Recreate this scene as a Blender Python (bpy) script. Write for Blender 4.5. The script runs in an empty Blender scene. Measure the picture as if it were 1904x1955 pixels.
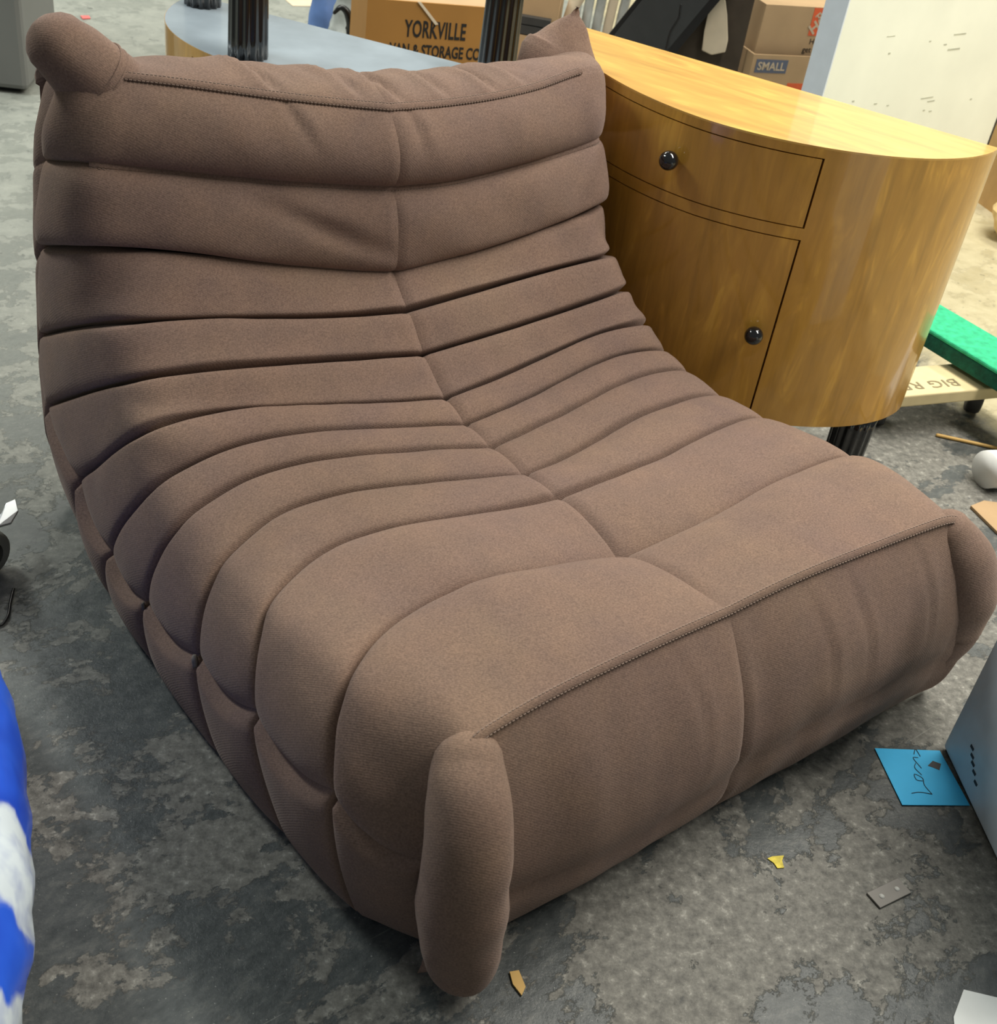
import bpy, bmesh, math, random
from mathutils import Vector, Matrix, noise
from math import sin, cos, pi, sqrt, exp, radians

sc = bpy.context.scene
COL = sc.collection
random.seed(7)

# ------------------------------------------------------------------ camera
CAM_POS = Vector((-0.9493, -1.072, 1.2144))
YAW, PITCH, ROLL = 0.7368, 0.6321, 0.1604
fw = Vector((sin(YAW)*cos(PITCH), cos(YAW)*cos(PITCH), -sin(PITCH)))
rt = Vector((cos(YAW), -sin(YAW), 0)); up = rt.cross(fw)
r2 = cos(ROLL)*rt + sin(ROLL)*up; u2 = -sin(ROLL)*rt + cos(ROLL)*up
cd = bpy.data.cameras.new('camera'); cam = bpy.data.objects.new('camera', cd); COL.objects.link(cam)
cam.matrix_world = Matrix(((r2.x, u2.x, -fw.x, CAM_POS.x), (r2.y, u2.y, -fw.y, CAM_POS.y), (r2.z, u2.z, -fw.z, CAM_POS.z), (0, 0, 0, 1)))
cd.sensor_fit = 'HORIZONTAL'; cd.sensor_width = 36.0; cd.lens = 2361.9/1904*36.0
cd.clip_start = 0.02; cd.clip_end = 100
cd.dof.use_dof = True; cd.dof.focus_distance = 1.62; cd.dof.aperture_fstop = 13.0
sc.camera = cam

# ------------------------------------------------------------------ world, lights, exposure
w = bpy.data.worlds.new('world'); sc.world = w; w.use_nodes = True
w.node_tree.nodes['Background'].inputs[0].default_value = (0.93, 1.0, 0.95, 1)
w.node_tree.nodes['Background'].inputs[1].default_value = 0.125
def area(name, loc, target, sx, sy, power, col):
    l = bpy.data.lights.new(name, 'AREA'); l.shape = 'RECTANGLE'; l.size = sx; l.size_y = sy; l.energy = power; l.color = col
    o = bpy.data.objects.new(name, l); COL.objects.link(o); o.location = loc
    o.rotation_euler = (Vector(target)-Vector(loc)).to_track_quat('-Z', 'Y').to_euler()
    return o
area('ceiling_light_near', (1.35, -0.75, 3.0), (1.35, -0.75, 0), 0.5, 2.6, 92, (1.0, 0.965, 0.88))
area('ceiling_light_right', (3.0, 0.6, 3.0), (3.0, 0.6, 0), 0.5, 2.6, 62, (1.0, 0.96, 0.82))
area('ceiling_light_far', (1.6, 3.2, 3.0), (1.6, 3.2, 0), 2.6, 0.5, 66, (1.0, 0.98, 0.88))
area('ceiling_light_left', (-1.4, 3.0, 3.0), (-1.4, 3.0, 0), 0.5, 2.6, 80, (0.94, 1.0, 0.96))
sc.view_settings.view_transform = 'Standard'; sc.view_settings.look = 'None'
sc.view_settings.gamma = 1.0; sc.view_settings.use_curve_mapping = False
sc.view_settings.exposure = 0.55

# ------------------------------------------------------------------ helpers
def tag(o, label=None, cat=None, group=None, kind=None):
    if label: o['label'] = label
    if cat: o['category'] = cat
    if group: o['group'] = group
    if kind: o['kind'] = kind
    return o
def empty(name, loc=(0, 0, 0), rot=(0, 0, 0)):
    o = bpy.data.objects.new(name, None); COL.objects.link(o); o.location = loc; o.rotation_euler = rot
    o.empty_display_size = 0.05
    return o
def mesh(name, verts, faces, mat, parent=None, smooth=False):
    me = bpy.data.meshes.new(name); me.from_pydata([tuple(v) for v in verts], [], faces); me.update()
    bm = bmesh.new(); bm.from_mesh(me); bmesh.ops.recalc_face_normals(bm, faces=bm.faces); bm.to_mesh(me); bm.free()
    if smooth: me.polygons.foreach_set('use_smooth', [True]*len(me.polygons))
    me.materials.append(mat)
    o = bpy.data.objects.new(name, me); COL.objects.link(o); o.parent = parent
    return o
def from_bm(name, bm, mat, parent=None, smooth=False):
    me = bpy.data.meshes.new(name); bmesh.ops.recalc_face_normals(bm, faces=bm.faces); bm.to_mesh(me); bm.free()
    if smooth: me.polygons.foreach_set('use_smooth', [True]*len(me.polygons))
    me.materials.append(mat)
    o = bpy.data.objects.new(name, me); COL.objects.link(o); o.parent = parent
    return o
def box_bm(bm, lo, hi, M=None, bevel=0.0):
    vs = [bm.verts.new((x, y, z)) for x in (lo[0], hi[0]) for y in (lo[1], hi[1]) for z in (lo[2], hi[2])]
    fs = [bm.faces.new([vs[i] for i in f]) for f in ((0, 1, 3, 2), (4, 6, 7, 5), (0, 4, 5, 1), (2, 3, 7, 6), (0, 2, 6, 4), (1, 5, 7, 3))]
    if bevel:
        es = list({e for f in fs for e in f.edges})
        r = bmesh.ops.bevel(bm, geom=es, offset=bevel, segments=2, profile=0.5, affect='EDGES')
    if M:
        bmesh.ops.transform(bm, matrix=M, verts=[v for v in bm.verts if v.is_valid])
def box(name, lo, hi, mat, parent=None, bevel=0.0):
    bm = bmesh.new(); box_bm(bm, lo, hi, None, bevel)
    return from_bm(name, bm, mat, parent)
def prism(name, pts, thick, mat, parent=None, bevel=0.0):
    """planar polygon of 3D points given its own thickness behind the face"""
    P = [Vector(p) for p in pts]; n = Vector((0, 0, 0)); c = sum(P, Vector())/len(P)
    for i in range(len(P)): n += (P[i]-c).cross(P[(i+1) % len(P)]-c)
    n.normalize()
    if n.dot(CAM_POS-c) > 0: n = -n
    bm = bmesh.new(); a = [bm.verts.new(p) for p in P]; b = [bm.verts.new(p+n*thick) for p in P]
    bm.faces.new(a); bm.faces.new(b[::-1])
    for i in range(len(P)):
        j = (i+1) % len(P); bm.faces.new((a[i], a[j], b[j], b[i]))
    if bevel: bmesh.ops.bevel(bm, geom=list(bm.edges), offset=bevel, segments=2, profile=0.5, affect='EDGES')
    return from_bm(name, bm, mat, parent)
def catmull(pts, per):
    out = []; P = [Vector(p) for p in pts]; n = len(P)
    for i in range(n-1):
        p0 = P[i-1] if i > 0 else P[0]*2-P[1]; p1 = P[i]; p2 = P[i+1]; p3 = P[i+2] if i+2 < n else P[-1]*2-P[-2]
        for j in range(per):
            t = j/per
            out.append(0.5*((2*p1)+(p2-p0)*t+(2*p0-5*p1+4*p2-p3)*t*t+(3*p1-p0-3*p2+p3)*t*t*t))
    out.append(P[-1].copy())
    return out
def tube(name, path, radii, mat, parent=None, seg=24, flat=1.0, per=6, caps=True, wr=0.0, upv=(0, 0, 1)):
    """round-ended tube along a path; radii per control point"""
    ctl = [Vector((*p,)) for p in path]
    C = catmull(ctl, per); rr = []
    R = [Vector((r, 0, 0)) for r in radii]
    rr = [max(1e-4, v.x) for v in catmull(R, per)]
    if caps:
        # hemispherical ends
        d0 = (C[0]-C[1]).normalized(); d1 = (C[-1]-C[-2]).normalized()
        pre = [(C[0]+d0*rr[0]*sin(a), max(1e-4, rr[0]*cos(a))) for a in (1.5, 1.25, 0.95, 0.6, 0.3)]
        post = [(C[-1]+d1*rr[-1]*sin(a), max(1e-4, rr[-1]*cos(a))) for a in (0.3, 0.6, 0.95, 1.25, 1.5)]
        C = [p for p, _ in pre]+C+[p for p, _ in post]; rr = [r for _, r in pre]+rr+[r for _, r in post]
    verts = []; faces = []; n = len(C); ref = Vector(upv)
    for i in range(n):
        T = (C[min(i+1, n-1)]-C[max(i-1, 0)]).normalized()
        a = T.cross(ref)
        if a.length < 1e-3: a = T.cross(Vector((0, 1, 0)))
        a.normalize(); b = T.cross(a)
        for j in range(seg):
            th = 2*pi*j/seg; p = C[i]+a*rr[i]*cos(th)+b*rr[i]*flat*sin(th)
            if wr: p += (a*cos(th)+b*sin(th))*wr*noise.noise(p*22)
            verts.append(p)
    for i in range(n-1):
        for j in range(seg):
            faces.append((i*seg+j, i*seg+(j+1) % seg, (i+1)*seg+(j+1) % seg, (i+1)*seg+j))
    faces.append(tuple(range(seg))); faces.append(tuple((n-1)*seg+j for j in range(seg)))
    return mesh(name, verts, faces, mat, parent, True)
def lathe(name, prof, mat, parent=None, seg=24, M=None, flute=None, smooth=True):
    verts = []; faces = []; n = len(prof)
    for r, z in prof:
        for j in range(seg):
            th = 2*pi*j/seg; q = r*(1-flute[1]*abs(cos(flute[0]*th/2))**2.2) if flute else r
            verts.append(Vector((q*cos(th), q*sin(th), z)))
    for i in range(n-1):
        for j in range(seg): faces.append((i*seg+j, i*seg+(j+1) % seg, (i+1)*seg+(j+1) % seg, (i+1)*seg+j))
    faces.append(tuple(range(seg))); faces.append(tuple((n-1)*seg+j for j in range(seg)))
    if M: verts = [M@v for v in verts]
    return mesh(name, verts, faces, mat, parent, smooth)
def lettering(name, body, size, mat, M, parent=None, width=1.0, space=1.0, bold=0.0):
    cu = bpy.data.curves.new('tmp', 'FONT'); cu.body = body; cu.size = size; cu.extrude = 0.0004; cu.offset = bold
    cu.space_character = space; cu.resolution_u = 3
    t = bpy.data.objects.new('tmp', cu); COL.objects.link(t)
    dg = bpy.context.evaluated_depsgraph_get(); me = bpy.data.meshes.new_from_object(t.evaluated_get(dg))
    bpy.data.objects.remove(t); bpy.data.curves.remove(cu)
    me.transform(M@Matrix.Diagonal((width, 1, 1, 1))); me.name = name
    me.materials.clear(); me.materials.append(mat)
    o = bpy.data.objects.new(name, me); COL.objects.link(o); o.parent = parent
    return o
def frame(o, x, y):
    x = Vector(x).normalized(); y = Vector(y); z = x.cross(y).normalized(); y = z.cross(x)
    return Matrix(((x.x, y.x, z.x, o[0]), (x.y, y.y, z.y, o[1]), (x.z, y.z, z.z, o[2]), (0, 0, 0, 1)))

# ------------------------------------------------------------------ materials
def mat_new(name):
    m = bpy.data.materials.new(name); m.use_nodes = True
    nt = m.node_tree; b = nt.nodes['Principled BSDF']
    return m, nt, b
def N(nt, typ, **kw):
    n = nt.nodes.new(typ)
    for k, v in kw.items(): setattr(n, k, v)
    return n
def ramp(nt, src, stops):
    r = N(nt, 'ShaderNodeValToRGB'); e = r.color_ramp.elements
    while len(e) < len(stops): e.new(0.5)
    for el, (p, c) in zip(e, stops): el.position = p; el.color = (*c, 1) if len(c) == 3 else c
    nt.links.new(src, r.inputs[0]); return r.outputs[0]
def coords(nt, scale=(1, 1, 1), rot=(0, 0, 0), kind='Object', loc=(0, 0, 0)):
    tc = N(nt, 'ShaderNodeTexCoord'); mp = N(nt, 'ShaderNodeMapping'); mp.inputs['Scale'].default_value = scale
    mp.inputs['Rotation'].default_value = rot; mp.inputs['Location'].default_value = loc
    nt.links.new(tc.outputs[kind], mp.inputs[0]); return mp.outputs[0]
def tex_noise(nt, vec, scale, detail=4, rough=0.5, dist=0.0):
    n = N(nt, 'ShaderNodeTexNoise'); n.inputs['Scale'].default_value = scale; n.inputs['Detail'].default_value = detail
    n.inputs['Roughness'].default_value = rough; n.inputs['Distortion'].default_value = dist
    nt.links.new(vec, n.inputs['Vector']); return n.outputs['Fac']
def mixc(nt, fac, a, b, mode='MIX'):
    n = N(nt, 'ShaderNodeMix', data_type='RGBA', blend_type=mode)
    for s, v in ((n.inputs[0], fac), (n.inputs[6], a), (n.inputs[7], b)):
        if hasattr(v, 'node'): nt.links.new(v, s)
        elif isinstance(v, (int, float)): s.default_value = v
        else: s.default_value = (*v, 1)
    return n.outputs[2]
def math_(nt, op, a, b=0.0):
    n = N(nt, 'ShaderNodeMath', operation=op)
    for s, v in ((n.inputs[0], a), (n.inputs[1], b)):
        if hasattr(v, 'node'): nt.links.new(v, s)
        else: s.default_value = v
    return n.outputs[0]
def bump(nt, b, h, strength, dist=0.002):
    n = N(nt, 'ShaderNodeBump'); n.inputs['Strength'].default_value = strength; n.inputs['Distance'].default_value = dist
    nt.links.new(h, n.inputs['Height']); nt.links.new(n.outputs[0], b.inputs['Normal'])
def plain(name, col, rough=0.6, metal=0.0, var=0.12, scale=30, spec=0.5, coat=0.0, bmp=0.0):
    m, nt, b = mat_new(name); v = coords(nt)
    f = tex_noise(nt, v, scale, 4)
    c = ramp(nt, f, [(0.3, tuple(x*(1-var) for x in col)), (0.7, tuple(min(1, x*(1+var)) for x in col))])
    nt.links.new(c, b.inputs['Base Color']); b.inputs['Roughness'].default_value = rough; b.inputs['Metallic'].default_value = metal
    b.inputs['Specular IOR Level'].default_value = spec; b.inputs['Coat Weight'].default_value = coat; b.inputs['Coat Roughness'].default_value = 0.08
    if bmp: bump(nt, b, f, bmp, 0.004)
    return m
def fabric_mat(name='brown_felt', k=0.90):
    m, nt, b = mat_new(name); v = coords(nt)
    big = tex_noise(nt, v, 4.2, 3, 0.55, 0.4); mid = tex_noise(nt, v, 17, 4, 0.6); fine = tex_noise(nt, v, 420, 2, 0.6)
    base = ramp(nt, big, [(0.30, (0.148*k, 0.098*k, 0.086*k)), (0.52, (0.170*k, 0.113*k, 0.088*k)), (0.72, (0.195*k, 0.134*k, 0.095*k))])
    base = mixc(nt, 0.5, base, ramp(nt, mid, [(0.35, (0.150*k, 0.103*k, 0.085*k)), (0.65, (0.190*k, 0.124*k, 0.094*k))]))
    base = mixc(nt, 0.5, base, ramp(nt, fine, [(0.3, (0.45, 0.44, 0.44)), (0.7, (1.0, 0.98, 0.95))]), 'OVERLAY')
    nt.links.new(base, b.inputs['Base Color'])
    b.inputs['Roughness'].default_value = 0.95; b.inputs['Specular IOR Level'].default_value = 0.12
    b.inputs['Sheen Weight'].default_value = 0.14; b.inputs['Sheen Roughness'].default_value = 0.45; b.inputs['Sheen Tint'].default_value = (0.95, 0.80, 0.72, 1)
    wv = N(nt, 'ShaderNodeTexWave', wave_type='BANDS', bands_direction='DIAGONAL'); wv.inputs['Scale'].default_value = 150; wv.inputs['Distortion'].default_value = 2.0
    wv.inputs['Detail'].default_value = 1.0; nt.links.new(v, wv.inputs['Vector'])
    h = math_(nt, 'ADD', math_(nt, 'MULTIPLY', wv.outputs['Fac'], 0.14), math_(nt, 'ADD', math_(nt, 'MULTIPLY', fine, 0.5), math_(nt, 'MULTIPLY', mid, 1.6)))
    bump(nt, b, h, 0.35, 0.0016)
    return m
def wood_mat(name, col, top=False):
    m, nt, b = mat_new(name)
    sc_ = (14, 14, 1.1) if not top else (1.6, 16, 16)
    v = coords(nt, sc_); v2 = coords(nt, (7.0, 7.0, 1.5), (0.25, 0.15, 0)) if not top else coords(nt, (1.2, 5, 3), (0, 0, 0.2))
    g = tex_noise(nt, v, 3.0, 6, 0.6, 0.6); fl = tex_noise(nt, v2, 4.0, 3, 0.55, 1.2)
    c1 = ramp(nt, g, [(0.28, tuple(x*0.80 for x in col)), (0.5, col), (0.75, tuple(min(1, x*1.14) for x in col))])
    c2 = ramp(nt, fl, [(0.42, (0.46, 0.46, 0.46)), (0.58, (0.55, 0.55, 0.56)), (0.68, (0.72, 0.72, 0.74))])
    c = mixc(nt, 0.75, c1, c2, 'OVERLAY')
    nt.links.new(c, b.inputs['Base Color']); b.inputs['Roughness'].default_value = 0.34; b.inputs['Specular IOR Level'].default_value = 0.45
    b.inputs['Coat Weight'].default_value = 0.8; b.inputs['Coat Roughness'].default_value = 0.06
    return m
def floor_mat():
    m, nt, b = mat_new('worn_concrete'); v = coords(nt, (1, 1, 1), (0, 0, 0.5)); vs = coords(nt, (1, 1.8, 1), (0, 0, -0.75))
    n1 = tex_noise(nt, vs, 3.4, 12, 0.70, 0.35); n2 = tex_noise(nt, v, 14, 10, 0.72, 0.2); n3 = tex_noise(nt, v, 70, 6, 0.72)
    n4 = tex_noise(nt, v, 0.9, 2, 0.5); n5 = tex_noise(nt, v, 260, 3, 0.6); n6 = tex_noise(nt, vs, 30, 8, 0.75)
    tc = N(nt, 'ShaderNodeTexCoord'); sx = N(nt, 'ShaderNodeSeparateXYZ'); nt.links.new(tc.outputs['Object'], sx.inputs[0])
    paint = ramp(nt, n6, [(0.32, (0.042, 0.048, 0.049)), (0.53, (0.080, 0.087, 0.086)), (0.70, (0.145, 0.147, 0.136))])
    bare = ramp(nt, n3, [(0.27, (0.060, 0.058, 0.053)), (0.45, (0.135, 0.130, 0.115)), (0.58, (0.200, 0.193, 0.170)), (0.71, (0.40, 0.39, 0.35))])
    # more bare concrete towards the front right, more old dark paint along the left
    side = N(nt, 'ShaderNodeMapRange'); side.inputs['From Min'].default_value = -1.0; side.inputs['From Max'].default_value = 0.4
    side.inputs['To Min'].default_value = -0.006; side.inputs['To Max'].default_value = 0.05
    nt.links.new(sx.outputs['X'], side.inputs['Value'])
    mk = math_(nt, 'ADD', math_(nt, 'ADD', math_(nt, 'MULTIPLY', n1, 0.62), math_(nt, 'MULTIPLY', n2, 0.38)), side.outputs[0])
    mask = ramp(nt, mk, [(0.515, (0, 0, 0)), (0.530, (1, 1, 1))])
    c = mixc(nt, mask, paint, bare)
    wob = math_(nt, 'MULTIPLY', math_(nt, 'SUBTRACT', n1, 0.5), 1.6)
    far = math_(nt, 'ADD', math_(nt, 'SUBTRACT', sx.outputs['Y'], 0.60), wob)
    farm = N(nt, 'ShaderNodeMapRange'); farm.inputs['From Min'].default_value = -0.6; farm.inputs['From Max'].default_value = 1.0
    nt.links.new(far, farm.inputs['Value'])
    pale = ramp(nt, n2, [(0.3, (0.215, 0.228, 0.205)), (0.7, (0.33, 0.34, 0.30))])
    c = mixc(nt, math_(nt, 'MULTIPLY', farm.outputs[0], 0.9), c, pale)  # far floor coloured paler, imitating the light and glancing sheen there
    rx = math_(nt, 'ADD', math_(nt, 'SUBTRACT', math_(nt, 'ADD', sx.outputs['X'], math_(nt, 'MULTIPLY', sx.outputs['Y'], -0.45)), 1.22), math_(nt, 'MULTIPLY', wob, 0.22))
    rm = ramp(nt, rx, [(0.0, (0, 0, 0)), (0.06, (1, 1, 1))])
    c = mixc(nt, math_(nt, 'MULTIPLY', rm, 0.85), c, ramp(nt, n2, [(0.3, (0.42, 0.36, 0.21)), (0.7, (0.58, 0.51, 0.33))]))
    spk = ramp(nt, n5, [(0.66, (0, 0, 0)), (0.72, (1, 1, 1))])
    c = mixc(nt, math_(nt, 'MULTIPLY', spk, 0.45), c, (0.46, 0.46, 0.42))
    pit = ramp(nt, tex_noise(nt, v, 38, 4, 0.6), [(0.30, (1, 1, 1)), (0.36, (0, 0, 0))])
    c = mixc(nt, math_(nt, 'MULTIPLY', pit, 0.55), c, (0.055, 0.058, 0.058))
    # long thin scratches
    scr = ramp(nt, tex_noise(nt, coords(nt, (3, 120, 1), (0, 0, 0.75)), 1.0, 2, 0.5), [(0.735, (0, 0, 0)), (0.755, (1, 1, 1))])
    c = mixc(nt, math_(nt, 'MULTIPLY', scr, 0.4), c, (0.30, 0.30, 0.27))
    nt.links.new(c, b.inputs['Base Color'])
    rg = ramp(nt, mk, [(0.515, (0.36, 0.36, 0.36)), (0.54, (0.62, 0.62, 0.62))]); nt.links.new(rg, b.inputs['Roughness'])
    b.inputs['Specular IOR Level'].default_value = 0.35
    h = math_(nt, 'ADD', math_(nt, 'MULTIPLY', n3, 0.8), math_(nt, 'MULTIPLY', mask, 0.5))
    bump(nt, b, h, 0.5, 0.003)
    return m
FAB = fabric_mat()
THREAD = plain('seam_thread', (0.22, 0.155, 0.122), 0.8, var=0.1)
WOOD = wood_mat('satin_maple_side', (0.53, 0.272, 0.042))
WOODTOP = wood_mat('satin_maple_top', (0.66, 0.375, 0.085), True)
BLACKGLOSS = plain('black_lacquer', (0.006, 0.006, 0.007), 0.12, var=0.05, coat=0.6)
GAP = plain('dark_gap', (0.012, 0.008, 0.005), 0.8)
GREYBLUE = plain('grey_blue_underside', (0.29, 0.34, 0.385), 0.25, var=0.12, scale=9, coat=0.35)
CARD = plain('cardboard', (0.42, 0.28, 0.15), 0.85, var=0.06, scale=12)
CARDORANGE = plain('orange_brown_cardboard', (0.36, 0.17, 0.035), 0.8, var=0.06, scale=8)
SHADEFILL = plain('dark_shade_fill', (0.055, 0.040, 0.026), 0.85)
INK = plain('black_ink', (0.012, 0.010, 0.008), 0.7)
INKBLUE = plain('slate_blue_ink', (0.10, 0.115, 0.16), 0.7, var=0.04)
INKORANGE = plain('orange_ink', (0.66, 0.105, 0.03), 0.7, var=0.05)
INKPALE = plain('pale_card_letters', (0.50, 0.40, 0.28), 0.8, var=0.05)
WHITEBOARD = plain('off_white_painted_board', (0.90, 0.91, 0.79), 0.5, var=0.05, scale=5)
EDGEGREY = plain('pale_grey_blue_edge', (0.74, 0.80, 0.88), 0.45, var=0.03)
METALPALE = plain('scuffed_pale_metal', (0.66, 0.74, 0.81), 0.38, var=0.22, scale=7)
DARKGREY = plain('dark_grey_plastic', (0.035, 0.037, 0.038), 0.45, var=0.08)
BLACKPL = plain('black_plastic', (0.010, 0.010, 0.011), 0.35)
GREYBIN = plain('grey_plastic', (0.165, 0.168, 0.16), 0.5, var=0.05, scale=6)
STEEL = plain('zinc_steel', (0.62, 0.64, 0.66), 0.28, metal=1.0, var=0.06)
RUBBER = plain('dark_rubber', (0.035, 0.035, 0.036), 0.6)
TYREPALE = plain('pale_worn_tyre', (0.22, 0.22, 0.19), 0.6)
GREEN = plain('green_carpet', (0.03, 0.42, 0.20), 0.95, var=0.25, scale=60, bmp=0.6)
GREENDK = plain('dark_green_carpet_edge', (0.004, 0.085, 0.050), 0.95, var=0.3, scale=90, bmp=0.6)
PALEWOOD = plain('bare_pale_wood', (0.66, 0.54, 0.30), 0.75, var=0.12, scale=14)
STICKW = plain('yellow_wood_stick', (0.55, 0.34, 0.10), 0.6)
PAPER = plain('white_paper', (0.80, 0.82, 0.80), 0.8, var=0.03)
BUFF = plain('buff_paper', (0.62, 0.52, 0.38), 0.85, var=0.05)
NOTE = plain('bright_blue_paper', (0.055, 0.52, 0.92), 0.7, var=0.03)
BAGBLUE = plain('blue_plastic_film', (0.02, 0.075, 0.56), 0.32, var=0.15, scale=10, coat=0.3)
BAGWHITE = plain('white_plastic_print', (0.72, 0.78, 0.84), 0.4, var=0.10, scale=9)
BLUECLOTH = plain('faded_blue_plastic', (0.10, 0.18, 0.40), 0.5, var=0.3, scale=12)
GREYFILM = plain('grey_clear_plastic', (0.42, 0.44, 0.42), 0.35, var=0.3, scale=16)
PINK = plain('pink_scrap', (0.70, 0.16, 0.15), 0.7)
YELLOW = plain('yellow_flake', (0.62, 0.50, 0.06), 0.7, var=0.3, scale=120)
PLATEM = plain('dull_steel_plate', (0.16, 0.148, 0.132), 0.5, metal=0.1, var=0.1)
HOLE = plain('pale_hole', (0.5, 0.5, 0.47), 0.8)
WALLM = plain('grey_wall_paint', (0.55, 0.56, 0.52), 0.8, var=0.05, scale=3)
TUFT = plain('worn_grey_lining', (0.17, 0.145, 0.118), 0.95, var=0.3, scale=80)

# ------------------------------------------------------------------ the setting
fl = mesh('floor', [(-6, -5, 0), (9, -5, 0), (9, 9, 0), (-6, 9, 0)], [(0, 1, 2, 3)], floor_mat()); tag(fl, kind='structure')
tag(box('wall_back', (-6, 7.0, 0), (9, 7.2, 3.6), WALLM), kind='structure')
tag(box('wall_right', (7.5, -5, 0), (7.7, 7.0, 3.6), WALLM), kind='structure')

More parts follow.
